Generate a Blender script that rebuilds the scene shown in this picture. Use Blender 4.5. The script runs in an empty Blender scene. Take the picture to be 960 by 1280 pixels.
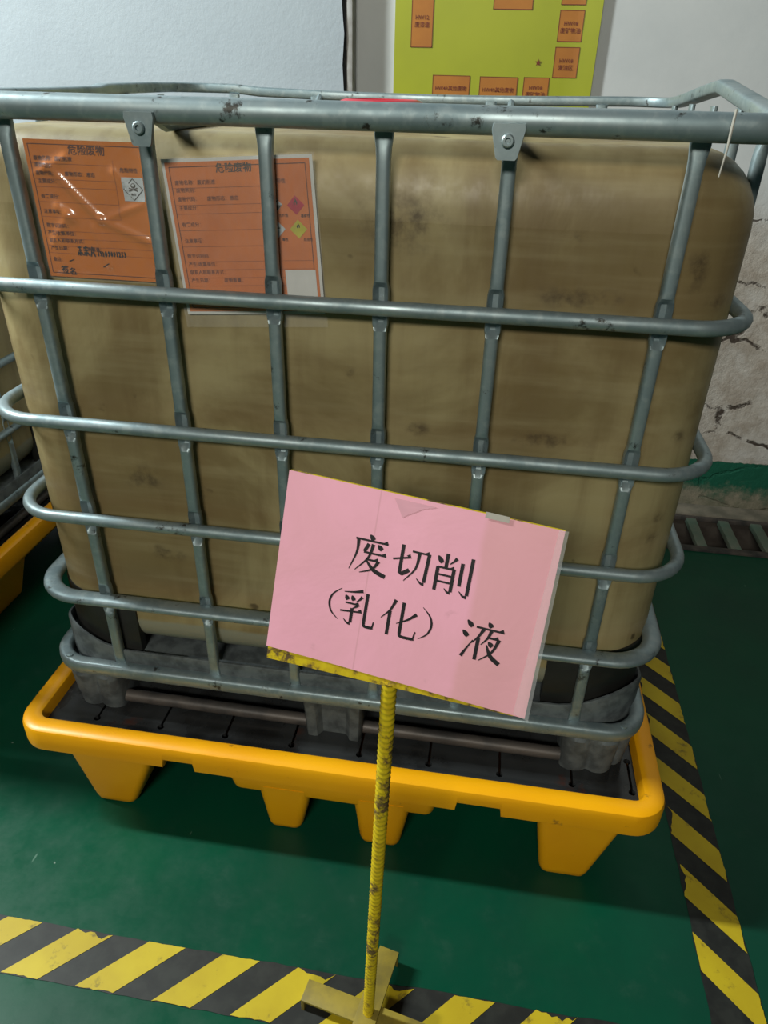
import bpy, bmesh, math, random
from mathutils import Vector, Matrix
random.seed(7)
S = bpy.context.scene
C = S.collection
PI = math.pi

# ------------------------------------------------------------------ camera
cam_d = bpy.data.cameras.new('camera'); cam = bpy.data.objects.new('camera', cam_d); C.objects.link(cam)
CX, CY, CZ, YAW, PITCH, ROLL, FPX = 0.2371, -1.0152, 1.4071, -0.1393, 0.5366, 0.0263, 897.63
fw = Vector((math.sin(YAW)*math.cos(PITCH), math.cos(YAW)*math.cos(PITCH), -math.sin(PITCH)))
rt = Vector((math.cos(YAW), -math.sin(YAW), 0)); up = rt.cross(fw)
r2 = math.cos(ROLL)*rt + math.sin(ROLL)*up; u2 = -math.sin(ROLL)*rt + math.cos(ROLL)*up
cam.matrix_world = Matrix(((r2.x, u2.x, -fw.x, CX), (r2.y, u2.y, -fw.y, CY), (r2.z, u2.z, -fw.z, CZ), (0, 0, 0, 1)))
cam_d.sensor_fit = 'VERTICAL'; cam_d.sensor_height = 36.0; cam_d.lens = FPX*36.0/1280.0
cam_d.clip_start = 0.02; cam_d.clip_end = 60
S.camera = cam

# ------------------------------------------------------------------ world, lamps, exposure
w = bpy.data.worlds.new('world'); S.world = w; w.use_nodes = True
w.node_tree.nodes['Background'].inputs[0].default_value = (0.80, 0.92, 1.0, 1)
w.node_tree.nodes['Background'].inputs[1].default_value = 0.03
def area(name, loc, target, sx, sy, power, col):
    l = bpy.data.lights.new(name, 'AREA'); l.shape = 'RECTANGLE'; l.size = sx; l.size_y = sy; l.energy = power; l.color = col
    o = bpy.data.objects.new(name, l); C.objects.link(o)
    d = (Vector(target)-Vector(loc)).normalized(); z = -d
    y = Vector((0, 1, 0)); y = (y - z*y.dot(z)).normalized(); x = y.cross(z)
    o.matrix_world = Matrix(((x.x, y.x, z.x, loc[0]), (x.y, y.y, z.y, loc[1]), (x.z, y.z, z.z, loc[2]), (0, 0, 0, 1)))
    return o
area('ceiling_lamp_over_row_offscreen', (-3.0, 0.05, 3.3), (0.2, -0.1, 0.2), 1.2, 0.16, 270, (0.93, 1.0, 0.98))
area('ceiling_lamp_aisle_offscreen', (-0.3, -3.8, 3.1), (0.0, 0.3, 0.8), 1.2, 0.5, 108, (1.0, 0.975, 0.86))
S.view_settings.view_transform = 'Standard'; S.view_settings.look = 'None'
S.view_settings.gamma = 1.0; S.view_settings.use_curve_mapping = False
S.view_settings.exposure = -0.15

# ------------------------------------------------------------------ materials
class NT:
    def __init__(s, name):
        s.m = bpy.data.materials.new(name); s.m.use_nodes = True; s.t = s.m.node_tree; s.n = s.t.nodes
        s.b = s.n['Principled BSDF']
        s.co = s.n.new('ShaderNodeTexCoord').outputs['Object']
    def link(s, a, b): s.t.links.new(a, b)
    def mapping(s, scale=(1, 1, 1), loc=(0, 0, 0)):
        k = s.n.new('ShaderNodeMapping'); k.inputs['Scale'].default_value = scale; k.inputs['Location'].default_value = loc
        s.link(s.co, k.inputs['Vector']); return k.outputs[0]
    def noise(s, scale, detail=4, rough=0.55, vec=None, dist=0):
        k = s.n.new('ShaderNodeTexNoise'); k.inputs['Scale'].default_value = scale; k.inputs['Detail'].default_value = detail
        k.inputs['Roughness'].default_value = rough; k.inputs['Distortion'].default_value = dist
        s.link(vec if vec is not None else s.co, k.inputs['Vector']); return k.outputs['Fac']
    def ramp(s, fac, a, b, lo=0.0, hi=1.0):
        k = s.n.new('ShaderNodeMapRange'); k.clamp = True; k.interpolation_type = 'SMOOTHSTEP'
        k.inputs[1].default_value = a; k.inputs[2].default_value = b; k.inputs[3].default_value = lo; k.inputs[4].default_value = hi
        s.link(fac, k.inputs[0]); return k.outputs[0]
    def mix(s, fac, a, b):
        k = s.n.new('ShaderNodeMix'); k.data_type = 'RGBA'
        for v, i in ((fac, 0), (a, 6), (b, 7)):
            if isinstance(v, (int, float)): k.inputs[i].default_value = v
            elif isinstance(v, tuple): k.inputs[i].default_value = (*v, 1) if len(v) == 3 else v
            else: s.link(v, k.inputs[i])
        return k.outputs[2]
    def math(s, op, a, b=0.0):
        k = s.n.new('ShaderNodeMath'); k.operation = op
        for v, i in ((a, 0), (b, 1)):
            if isinstance(v, (int, float)): k.inputs[i].default_value = v
            else: s.link(v, k.inputs[i])
        return k.outputs[0]
    def sep(s, vec=None):
        k = s.n.new('ShaderNodeSeparateXYZ'); s.link(vec if vec is not None else s.co, k.inputs[0]); return k.outputs
    def spot(s, p, rx, rz, ry=1e3):
        # soft ellipsoid mask round a point: 1 inside, 0 outside
        k = s.n.new('ShaderNodeVectorMath'); k.operation = 'SUBTRACT'; s.link(s.co, k.inputs[0]); k.inputs[1].default_value = p
        d = s.n.new('ShaderNodeVectorMath'); d.operation = 'DIVIDE'; s.link(k.outputs[0], d.inputs[0]); d.inputs[1].default_value = (rx, ry, rz)
        l = s.n.new('ShaderNodeVectorMath'); l.operation = 'LENGTH'; s.link(d.outputs[0], l.inputs[0])
        return s.ramp(l.outputs['Value'], 1.0, 0.15)
    def bump(s, h, strength=0.3, dist=0.002):
        k = s.n.new('ShaderNodeBump'); k.inputs['Strength'].default_value = strength; k.inputs['Distance'].default_value = dist
        s.link(h, k.inputs['Height']); s.link(k.outputs[0], s.b.inputs['Normal'])
    def out(s, col=None, rough=None, metal=None, spec=None, coat=None):
        for v, nme in ((col, 'Base Color'), (rough, 'Roughness'), (metal, 'Metallic'), (spec, 'Specular IOR Level'), (coat, 'Coat Weight')):
            if v is None: continue
            if isinstance(v, (int, float)): s.b.inputs[nme].default_value = v
            elif isinstance(v, tuple): s.b.inputs[nme].default_value = (*v, 1)
            else: s.link(v, s.b.inputs[nme])
        return s.m
def simple(name, c1, c2=None, scale=20, rough=0.5, metal=0.0, bump=0.0, spec=0.4):
    t = NT(name); n = t.noise(scale, 5)
    c2 = c2 or tuple(0.75*v for v in c1)
    if bump: t.bump(n, bump, 0.002)
    return t.out(t.mix(t.ramp(n, 0.35, 0.68), c1, c2), rough, metal, spec)

def m_galv(name, dark=1.0):
    t = NT(name)
    n1 = t.noise(9, 5); n2 = t.noise(60, 3); n3 = t.noise(28, 6, 0.7)
    base = t.mix(t.ramp(n1, 0.3, 0.7), tuple(v*dark for v in (0.33, 0.405, 0.425)), tuple(v*dark for v in (0.20, 0.265, 0.285)))
    base = t.mix(t.math('MULTIPLY', t.ramp(n2, 0.45, 0.7), 0.35), base, tuple(v*dark for v in (0.44, 0.50, 0.50)))
    base = t.mix(t.ramp(n3, 0.60, 0.70), base, (0.05, 0.05, 0.045))
    t.bump(n2, 0.12, 0.001)
    return t.out(base, t.ramp(n1, 0.3, 0.7, 0.40, 0.60), 0.65, 0.5)
M = {}
M['galv'] = m_galv('galvanised_steel')
M['foot_grey'] = simple('weathered_grey_foot', (0.13, 0.15, 0.155), (0.065, 0.075, 0.08), 35, 0.6, 0.15, 0.3)
M['protector'] = simple('black_plastic', (0.011, 0.011, 0.010), (0.02, 0.02, 0.018), 12, 0.5)
M['rust_tube'] = simple('brown_grey_tube', (0.12, 0.105, 0.095), (0.065, 0.06, 0.058), 18, 0.5, 0.3)
M['red_cap'] = simple('red_plastic', (0.55, 0.03, 0.05), (0.45, 0.02, 0.04), 8, 0.35)
M['string'] = simple('pale_string', (0.40, 0.38, 0.33), None, 30, 0.7)

# tank: stained translucent-looking plastic
t = NT('stained_tank_plastic')
n1 = t.noise(2.3, 6, 0.6, None, 0.6); n2 = t.noise(1.0, 5, 0.6, t.mapping((16, 16, 1.6))); n3 = t.noise(30, 6, 0.65); n4 = t.noise(1.0, 4, 0.6, t.mapping((2, 2, 22)))
col = t.mix(t.ramp(n1, 0.40, 0.60), (0.335, 0.275, 0.140), (0.195, 0.143, 0.064))
col = t.mix(t.math('MULTIPLY', t.ramp(n2, 0.42, 0.70), 0.55), col, (0.155, 0.105, 0.045))
col = t.mix(t.math('MULTIPLY', t.ramp(n4, 0.45, 0.72), 0.30), col, (0.39, 0.335, 0.19))
xyz = t.sep()
# grey residue at the bottom
bot = t.ramp(t.math('ADD', xyz[2], t.math('MULTIPLY', n1, 0.03)), 0.49, 0.48)
col = t.mix(t.math('MULTIPLY', bot, 0.85), col, (0.24, 0.25, 0.20))
# grime smears
grime = None
for p, rx, rz in (((0.36, 0, 1.155), 0.10, 0.025), ((0.14, 0, 0.935), 0.035, 0.02), ((0.34, 0, 0.935), 0.09, 0.02), ((-0.34, 0, 0.80), 0.055, 0.04),
                  ((-0.32, 0, 0.64), 0.06, 0.03), ((0.545, 0, 0.80), 0.02, 0.018), ((0.54, 0, 0.765), 0.02, 0.02), ((0.545, 0, 0.95), 0.018, 0.018),
                  ((0.10, 0, 1.245), 0.10, 0.06), ((0.345, 0, 1.235), 0.012, 0.015),
                  ((0.03, 0, 1.02), 0.014, 0.02), ((0.51, 0, 1.20), 0.025, 0.05), ((0.55, 0, 1.155), 0.03, 0.02)):
    m = t.spot(p, rx, rz); grime = m if grime is None else t.math('MAXIMUM', grime, m)
g = t.math('MULTIPLY', grime, t.ramp(t.math('ADD', n3, t.math('MULTIPLY', grime, 0.10)), 0.46, 0.80))
col = t.mix(t.math('MULTIPLY', g, 0.9), col, (0.06, 0.04, 0.022))
sp = t.ramp(t.noise(17, 3, 0.5), 0.70, 0.76)
col = t.mix(t.math('MULTIPLY', sp, 0.75), col, (0.05, 0.032, 0.018))
t.bump(n1, 0.25, 0.01)
M['tank'] = t.out(col, t.ramp(n3, 0.3, 0.7, 0.38, 0.55), 0.0, 0.35)

# yellow moulded plastic
t = NT('yellow_moulded_plastic')
n1 = t.noise(5, 5); n3 = t.noise(22, 7, 0.7)
col = t.mix(t.ramp(n1, 0.3, 0.7), (0.88, 0.41, 0.003), (0.82, 0.35, 0.003))
col = t.mix(t.math('MULTIPLY', t.ramp(n3, 0.63, 0.72), 0.7), col, (0.22, 0.10, 0.02))
M['yellow'] = t.out(col, 0.36, 0, 0.4)
# wet black deck
t = NT('wet_black_deck')
n1 = t.noise(6, 6, 0.6); n2 = t.noise(1, 3, 0.5, t.mapping((8, 240, 8)))
col = t.mix(t.ramp(n1, 0.38, 0.62), (0.032, 0.035, 0.037), (0.016, 0.016, 0.016))
col = t.mix(t.math('MULTIPLY', t.ramp(t.noise(9, 4), 0.62, 0.70), 0.8), col, (0.07, 0.018, 0.008))
t.bump(n2, 0.15, 0.001)
M['deck'] = t.out(col, t.ramp(n1, 0.40, 0.60, 0.42, 0.10), 0, 0.5)
M['sump'] = simple('dark_liquid_sump', (0.02, 0.012, 0.008), (0.05, 0.015, 0.006), 6, 0.12)
M['oil'] = simple('dark_oily_residue', (0.012, 0.008, 0.006), (0.03, 0.010, 0.005), 9, 0.10)

# floor
t = NT('green_floor_paint')
n1 = t.noise(1.7, 6, 0.6); n2 = t.noise(14, 6, 0.7); n3 = t.noise(1.0, 3, 0.6, t.mapping((5, 60, 1)))
col = t.mix(t.ramp(n1, 0.35, 0.68), (0.001, 0.064, 0.031), (0.003, 0.046, 0.026))
col = t.mix(t.math('MULTIPLY', t.ramp(n2, 0.55, 0.75), 0.25), col, (0.028, 0.075, 0.052))
scr = t.ramp(t.noise(1.0, 2, 0.5, t.mapping((40, 7, 1))), 0.745, 0.77)
col = t.mix(t.math('MULTIPLY', scr, 0.45), col, (0.16, 0.27, 0.21))
scr = t.ramp(t.noise(26, 2, 0.5), 0.765, 0.79)
col = t.mix(t.math('MULTIPLY', scr, 0.5), col, (0.35, 0.42, 0.36))
t.bump(n2, 0.08, 0.002)
M['floor'] = t.out(col, t.ramp(n2, 0.3, 0.7, 0.28, 0.45), 0, 0.22)

# back wall: white paint above, worn plaster below, green painted foot
t = NT('worn_wall')
xyz = t.sep(); n1 = t.noise(3.0, 7, 0.65); n2 = t.noise(16, 7, 0.7); n5 = t.noise(55, 5, 0.7)
zz = t.math('ADD', xyz[2], t.math('MULTIPLY', n1, 0.16))
plas = t.mix(t.ramp(n2, 0.35, 0.65), (0.47, 0.43, 0.38), (0.35, 0.30, 0.25))
plas = t.mix(t.math('MULTIPLY', t.ramp(n1, 0.5, 0.68), 0.8), plas, (0.55, 0.53, 0.50))
white = t.mix(t.ramp(n1, 0.3, 0.7), (0.60, 0.62, 0.62), (0.54, 0.565, 0.57))
col = t.mix(t.ramp(zz, 1.02, 1.30), plas, white)
# cracks in the plaster joints
v = t.n.new('ShaderNodeTexVoronoi'); v.feature = 'DISTANCE_TO_EDGE'; v.inputs['Scale'].default_value = 1.0
mp = t.n.new('ShaderNodeMapping'); mp.inputs['Scale'].default_value = (2.2, 1, 6.5)
ad = t.n.new('ShaderNodeMix'); ad.data_type = 'VECTOR'; ad.inputs[0].default_value = 0.10
nn = t.n.new('ShaderNodeTexNoise'); nn.inputs['Scale'].default_value = 9; nn.inputs['Detail'].default_value = 5; t.link(t.co, nn.inputs['Vector'])
t.link(t.co, ad.inputs[4]); t.link(nn.outputs['Color'], ad.inputs[5]); t.link(ad.outputs[1], mp.inputs['Vector']); t.link(mp.outputs[0], v.inputs['Vector'])
crack = t.math('MULTIPLY', t.ramp(v.outputs['Distance'], 0.030, 0.012), t.ramp(n2, 0.44, 0.56))
crack = t.math('MULTIPLY', crack, t.ramp(zz, 1.26, 1.12))
col = t.mix(crack, col, (0.06, 0.045, 0.035))
g1 = t.math('ADD', xyz[2], t.math('MULTIPLY', t.math('SUBTRACT', n2, 0.5), 0.03))
gm = t.math('MULTIPLY', t.ramp(g1, 0.208, 0.204), t.ramp(t.math('ADD', xyz[2], t.math('MULTIPLY', n2, 0.18)), 0.13, 0.21))
low = t.mix(t.ramp(n2, 0.3, 0.7), (0.26, 0.23, 0.17), (0.13, 0.13, 0.09))
col = t.mix(t.ramp(g1, 0.208, 0.204), col, low)
col = t.mix(gm, col, (0.008, 0.095, 0.055))
hb = t.math('SUBTRACT', t.math('MULTIPLY', n2, t.ramp(zz, 1.3, 1.05, 0.1, 1.0)), crack)
t.bump(hb, 0.5, 0.012)
M['wall'] = t.out(col, 0.75, 0, 0.25)
t = NT('bluish_white_wall_paint')
n1 = t.noise(2.5, 6, 0.6); n2 = t.noise(70, 4, 0.6); n3 = t.noise(28, 4, 0.6)
col = t.mix(t.ramp(n1, 0.3, 0.7), (0.385, 0.44, 0.48), (0.35, 0.40, 0.44))
col = t.mix(t.math('MULTIPLY', t.ramp(n3, 0.68, 0.75), 0.5), col, (0.33, 0.36, 0.38))
t.bump(n2, 0.35, 0.003)
M['panel'] = t.out(col, 0.6, 0, 0.3)
M['joint'] = simple('joint_mortar', (0.26, 0.25, 0.24), None, 30, 0.9)
M['kerb'] = simple('dirty_concrete', (0.25, 0.22, 0.17), (0.14, 0.13, 0.10), 14, 0.8, 0, 0.3)
M['drain_dark'] = simple('drain_mud', (0.07, 0.058, 0.048), (0.045, 0.036, 0.03), 20, 0.7)
M['drain_bar'] = simple('worn_green_bar', (0.11, 0.17, 0.13), (0.17, 0.19, 0.15), 16, 0.6)
M['drain_edge'] = simple('dirty_edge', (0.09, 0.075, 0.065), (0.03, 0.03, 0.03), 20, 0.6)

# tapes
t = NT('yellow_tape'); n1 = t.noise(24, 7, 0.7); n2 = t.noise(7, 4)
col = t.mix(t.ramp(n2, 0.3, 0.7), (0.50, 0.385, 0.013), (0.41, 0.30, 0.010))
col = t.mix(t.math('MULTIPLY', t.ramp(t.math('ADD', n1, t.math('MULTIPLY', n2, 0.3)), 0.72, 0.86), 0.85), col, (0.10, 0.075, 0.02))
M['tape_y'] = t.out(col, 0.5, 0, 0.35)
M['tape_k'] = simple('black_tape', (0.009, 0.010, 0.009), (0.018, 0.020, 0.017), 30, 0.55)

# sign
t = NT('pink_laminated_paper'); n1 = t.noise(7, 5, 0.6, None, 0.5); n2 = t.noise(28, 4); xyz = t.sep()
col = t.mix(t.ramp(n1, 0.35, 0.7), (0.84, 0.40, 0.51), (0.78, 0.38, 0.46))
col = t.mix(t.math('MULTIPLY', t.ramp(t.math('ADD', xyz[0], t.math('MULTIPLY', n1, 0.02)), 0.075, 0.085), 0.55), col, (0.66, 0.33, 0.33))
col = t.mix(t.math('MULTIPLY', t.ramp(t.math('ABSOLUTE', t.math('SUBTRACT', xyz[0], -0.045)), 0.0012, 0.0003), 0.5), col, (0.60, 0.30, 0.34))
col = t.mix(t.math('MULTIPLY', t.ramp(n2, 0.66, 0.76), 0.4), col, (0.50, 0.26, 0.30))
t.bump(n1, 0.2, 0.004)
M['pink'] = t.out(col, 0.42, 0, 0.35)
M['ink'] = simple('black_ink', (0.012, 0.010, 0.012), None, 20, 0.5)
t = NT('worn_yellow_paint'); n1 = t.noise(60, 5, 0.7); n2 = t.noise(14, 5, 0.7)
col = t.mix(t.ramp(n1, 0.3, 0.7), (0.66, 0.50, 0.012), (0.50, 0.34, 0.01))
col = t.mix(t.ramp(t.math('ADD', t.math('MULTIPLY', n2, 0.6), t.math('MULTIPLY', n1, 0.4)), 0.50, 0.58), col, (0.12, 0.075, 0.03))
M['sign_yellow'] = t.out(col, 0.45, 0.1, 0.4)
M['sign_base'] = simple('dull_olive_yellow_paint', (0.29, 0.22, 0.028), (0.18, 0.14, 0.028), 22, 0.55)
def clear(name, fac, rough=0.12, tint=(0.9, 0.9, 0.9)):
    m = bpy.data.materials.new(name); m.use_nodes = True; n = m.node_tree.nodes; l = m.node_tree.links
    n.remove(n['Principled BSDF'])
    tr = n.new('ShaderNodeBsdfTransparent'); pr = n.new('ShaderNodeBsdfPrincipled'); mx = n.new('ShaderNodeMixShader'); ns = n.new('ShaderNodeTexNoise'); mr = n.new('ShaderNodeMapRange')
    pr.inputs['Base Color'].default_value = (*tint, 1); pr.inputs['Roughness'].default_value = rough
    ns.inputs['Scale'].default_value = 16; mr.inputs[3].default_value = fac*0.6; mr.inputs[4].default_value = fac*1.4
    l.new(ns.outputs['Fac'], mr.inputs[0]); l.new(mr.outputs[0], mx.inputs[0])
    l.new(tr.outputs[0], mx.inputs[1]); l.new(pr.outputs[0], mx.inputs[2]); l.new(mx.outputs[0], n['Material Output'].inputs[0])
    return m
M['sleeve'] = clear('clear_plastic_sleeve', 0.10)
M['sleeve_thin'] = clear('thin_clear_film', 0.07)
M['orange'] = simple('orange_label_paper', (0.60, 0.165, 0.030), (0.52, 0.135, 0.022), 14, 0.5)
t = NT('orange_label_in_sleeve'); n1 = t.noise(11, 4, 0.5, None, 0.4)
col = t.mix(t.ramp(n1, 0.3, 0.7), (0.58, 0.172, 0.020), (0.53, 0.152, 0.018))
M['orange_gloss'] = t.out(col, 0.16, 0, 0.55, 0.5)
M['white_paper'] = simple('white_paper', (0.62, 0.62, 0.60), (0.55, 0.55, 0.53), 14, 0.55)
M['pale_paper'] = simple('pale_blue_white_paper', (0.50, 0.53, 0.55), None, 14, 0.5)
M['brown_ink'] = simple('brown_print', (0.10, 0.025, 0.010), None, 20, 0.5)
M['soft_ink'] = simple('faded_print', (0.22, 0.055, 0.018), None, 20, 0.5)
M['red_print'] = simple('red_print', (0.45, 0.02, 0.05), None, 20, 0.5)
M['yellow_print'] = simple('yellow_print', (0.55, 0.50, 0.03), None, 20, 0.5)
M['dark_print'] = simple('dark_grey_print', (0.06, 0.045, 0.035), None, 20, 0.5)
M['poster'] = simple('yellow_green_poster', (0.34, 0.365, 0.012), (0.31, 0.335, 0.012), 4, 0.45)
M['poster_ink'] = simple('red_brown_print', (0.17, 0.028, 0.010), None, 20, 0.5)
M['poster_box'] = simple('orange_poster_box', (0.42, 0.155, 0.018), (0.37, 0.13, 0.016), 9, 0.5)

# ------------------------------------------------------------------ mesh helpers
def obj(name, verts, faces, mat, parent=None, smooth=True, angle=40):
    me = bpy.data.meshes.new(name); me.from_pydata([tuple(v) for v in verts], [], faces); me.update()
    bm = bmesh.new(); bm.from_mesh(me); bmesh.ops.recalc_face_normals(bm, faces=bm.faces); bm.to_mesh(me); bm.free()
    me.materials.append(M[mat] if isinstance(mat, str) else mat)
    if smooth:
        for p in me.polygons: p.use_smooth = True
        me.set_sharp_from_angle(angle=math.radians(angle))
    o = bpy.data.objects.new(name, me); C.objects.link(o)
    if parent is not None: o.parent = parent
    return o
def bobj(name, bm, mat, parent=None, angle=40):
    bmesh.ops.recalc_face_normals(bm, faces=bm.faces)
    me = bpy.data.meshes.new(name); bm.to_mesh(me); bm.free(); me.materials.append(M[mat])
    for p in me.polygons: p.use_smooth = True
    me.set_sharp_from_angle(angle=math.radians(angle))
    o = bpy.data.objects.new(name, me); C.objects.link(o)
    if parent is not None: o.parent = parent
    return o
def tag(o, label, cat=None, group=None, kind=None):
    o['label'] = label
    if cat: o['category'] = cat
    if group: o['group'] = group
    if kind: o['kind'] = kind
    return o
def thing(name, loc, label, cat, group=None):
    o = bpy.data.objects.new(name, None); o.empty_display_size = 0.1; C.objects.link(o); o.location = loc
    return tag(o, label, cat, group)
def copy_tree(o, parent=None):
    c = o.copy(); C.objects.link(c); c.parent = parent
    for ch in o.children: copy_tree(ch, c)
    return c
def box_bm(bm, x0, x1, y0, y1, z0, z1, bev=0.0, seg=2):
    r = bmesh.ops.create_cube(bm, size=1.0)
    for v in r['verts']: v.co = Vector((x0+(v.co.x+.5)*(x1-x0), y0+(v.co.y+.5)*(y1-y0), z0+(v.co.z+.5)*(z1-z0)))
    if bev:
        es = list({e for v in r['verts'] for e in v.link_edges})
        bmesh.ops.bevel(bm, geom=es, offset=bev, segments=seg, affect='EDGES', profile=0.6)
def box(name, a, mat, parent=None, bev=0.0):
    bm = bmesh.new(); box_bm(bm, *a, bev); return bobj(name, bm, mat, parent)
def loft(loops, closed=True, cap=True):
    V, F = [], []; n = len(loops[0])
    for L in loops: V += list(L)
    for i in range(len(loops)-1):
        for j in range(n if closed else n-1):
            k = (j+1) % n; F.append((i*n+j, i*n+k, (i+1)*n+k, (i+1)*n+j))
    if cap and closed: F.append(tuple(range(n-1, -1, -1))); F.append(tuple((len(loops)-1)*n+j for j in range(n)))
    return V, F
def rrect(x0, x1, y0, y1, R, n=8, nx=1, ny=1, front_x=()):
    """closed path of (x, y, outward nx, ny); starts on the front edge at the left, runs counter-clockwise"""
    P = []
    xs = sorted(set([x0+R+(x1-x0-2*R)*i/nx for i in range(nx+1)] + list(front_x)))
    for x in xs: P.append((x, y0, 0, -1))
    for k in range(1, n): a = -PI/2+PI/2*k/n; P.append((x1-R+R*math.cos(a), y0+R+R*math.sin(a), math.cos(a), math.sin(a)))
    for i in range(ny+1): P.append((x1, y0+R+(y1-y0-2*R)*i/ny, 1, 0))
    for k in range(1, n): a = PI/2*k/n; P.append((x1-R+R*math.cos(a), y1-R+R*math.sin(a), math.cos(a), math.sin(a)))
    for i in range(nx+1): P.append((x1-R-(x1-x0-2*R)*i/nx, y1, 0, 1))
    for k in range(1, n): a = PI/2+PI/2*k/n; P.append((x0+R+R*math.cos(a), y1-R+R*math.sin(a), math.cos(a), math.sin(a)))
    for i in range(ny+1): P.append((x0, y1-R-(y1-y0-2*R)*i/ny, -1, 0))
    for k in range(1, n): a = PI+PI/2*k/n; P.append((x0+R+R*math.cos(a), y0+R+R*math.sin(a), math.cos(a), math.sin(a)))
    return P
def sweep(path, sec, zf=lambda i, p: 0.0, closed_path=True, closed_sec=True):
    """sec: list of (outward offset, z) or a function of (i, p) giving it"""
    V, F = [], []; N = len(path); m = None
    for i, p in enumerate(path):
        s = sec(i, p) if callable(sec) else sec; m = len(s); dz = zf(i, p)
        for a, b in s: V.append((p[0]+p[2]*a, p[1]+p[3]*a, b+dz))
    for i in range(N if closed_path else N-1):
        k = (i+1) % N
        for j in range(m if closed_sec else m-1):
            l = (j+1) % m; F.append((i*m+j, k*m+j, k*m+l, i*m+l))
    if not closed_path and closed_sec: F.append(tuple(range(m))); F.append(tuple((N-1)*m+j for j in range(m-1, -1, -1)))
    return V, F
def ellipse(rx, rz, z, n=12, off=0.0, pw=1.0):
    r = []
    for k in range(n):
        a = 2*PI*k/n; c, s = math.cos(a), math.sin(a)
        r.append((off+rx*math.copysign(abs(c)**pw, c), z+rz*math.copysign(abs(s)**pw, s)))
    return r
def tube(pts, rad, n=8, cap=True):
    pts = [Vector(p) for p in pts]; V, F = [], []
    for i, p in enumerate(pts):
        d = (pts[min(i+1, len(pts)-1)]-pts[max(i-1, 0)]).normalized()
        a = Vector((0, 0, 1)) if abs(d.z) < .9 else Vector((1, 0, 0)); u = d.cross(a).normalized(); v = d.cross(u)
        r = rad[i] if isinstance(rad, (list, tuple)) else rad
        for k in range(n): V.append(p + r*(math.cos(2*PI*k/n)*u + math.sin(2*PI*k/n)*v))
    for i in range(len(pts)-1):
        for k in range(n): l = (k+1) % n; F.append((i*n+k, i*n+l, (i+1)*n+l, (i+1)*n+k))
    if cap: F.append(tuple(range(n-1, -1, -1))); F.append(tuple((len(pts)-1)*n+k for k in range(n)))
    return V, F
def sstep(a, b, x):
    t = min(1, max(0, (x-a)/(b-a))); return t*t*(3-2*t)

# ------------------------------------------------------------------ setting
FX0, FX1, FY0, WY = -4.5, 4.0, -4.5, 1.6
DR0, DR1 = 1.285, 1.515   # drain trench
V = []; F = []
def quad(a, b, c, d):
    n = len(V); V.extend([a, b, c, d]); F.append((n, n+1, n+2, n+3))
quad((FX0, FY0, 0), (FX1, FY0, 0), (FX1, DR0, 0), (FX0, DR0, 0))
quad((FX0, DR1, 0), (FX1, DR1, 0), (FX1, WY+.1, 0), (FX0, WY+.1, 0))
fl = obj('floor', V, F, 'floor', smooth=False); tag(fl, 'glossy green painted concrete floor', kind='structure')
V = []; F = []
quad((FX0, DR0, 0), (FX1, DR0, 0), (FX1, DR0, -.14), (FX0, DR0, -.14)); quad((FX0, DR1, 0), (FX1, DR1, 0), (FX1, DR1, -.14), (FX0, DR1, -.14)); quad((FX0, DR0, -.14), (FX1, DR0, -.14), (FX1, DR1, -.14), (FX0, DR1, -.14))
tr = obj('drain_trench', V, F, 'drain_dark', fl, smooth=False)
wl = box('wall_back', (FX0, FX1, WY, WY+.12, -.15, 3.6), 'wall'); tag(wl, 'worn white plaster wall with a green painted foot', kind='structure')
# projecting bluish white wall section on the left, with a chipped edge and a dark joint
PX = -0.283
V = []; N = 90
edge = [PX + 0.004*math.sin(i*1.7) + random.uniform(-.0025, .0025) for i in range(N)]
loops = []
for i in range(N):
    z = 3.6*i/(N-1); loops.append([(FX0, 1.535, z), (edge[i], 1.535, z), (PX-.004+edge[i]*0, 1.545, z), (PX-.004, WY+.01, z), (FX0, WY+.01, z)])
Vv, Ff = loft(loops); pl = obj('wall_left', Vv, Ff, 'panel', smooth=False); tag(pl, 'projecting bluish white wall section with a chipped edge', kind='structure')
jt = box('trim_1', (PX-.004, PX+.010, 1.592, WY+.005, 0, 3.6), 'joint'); tag(jt, 'mortar at the back of the open joint beside the bluish white wall', kind='structure')
ws = box('trim_2', (PX+.009, PX+.027, 1.542, WY+.01, 0, 3.6), 'joint', bev=.003); ws.data.materials[0] = simple('grey_worn_strip', (0.30, 0.29, 0.27), (0.40, 0.40, 0.39), 25, .7); tag(ws, 'narrow worn grey strip beside the dark wall joint', kind='structure')

ks = box('trim_3', (FX0, FX1, DR1+.004, WY+.01, -.02, .012), 'kerb', bev=.004); tag(ks, 'dirty beige concrete strip between drain and wall', kind='structure')
# drain grate: cross bars over the trench and two edge rails
dg = thing('drain_grate', (1.0, 1.4, 0), 'trench drain grate of worn green flat bars along the wall', 'drain grate')
def at(o, par):
    o.location = -Vector(par.location); return o
at(box('edge_rail', (-2.0, 3.2, DR0-.018, DR0+.012, -.012, .008), 'drain_edge', dg, .002), dg)
at(box('edge_rail', (-2.0, 3.2, DR1-.010, DR1+.018, -.012, .005), 'drain_edge', dg, .002), dg)
b0 = box('cross_bar', (-.018, .018, DR0, DR1, -.02, .001), 'drain_bar', dg, .002)
for i in range(-14, 18):
    o = b0 if i == -14 else b0.copy()
    if i != -14: C.objects.link(o); o.parent = dg
    o.location = (1.077 + .1185*i - 1.0, -1.4, 0)

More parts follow.
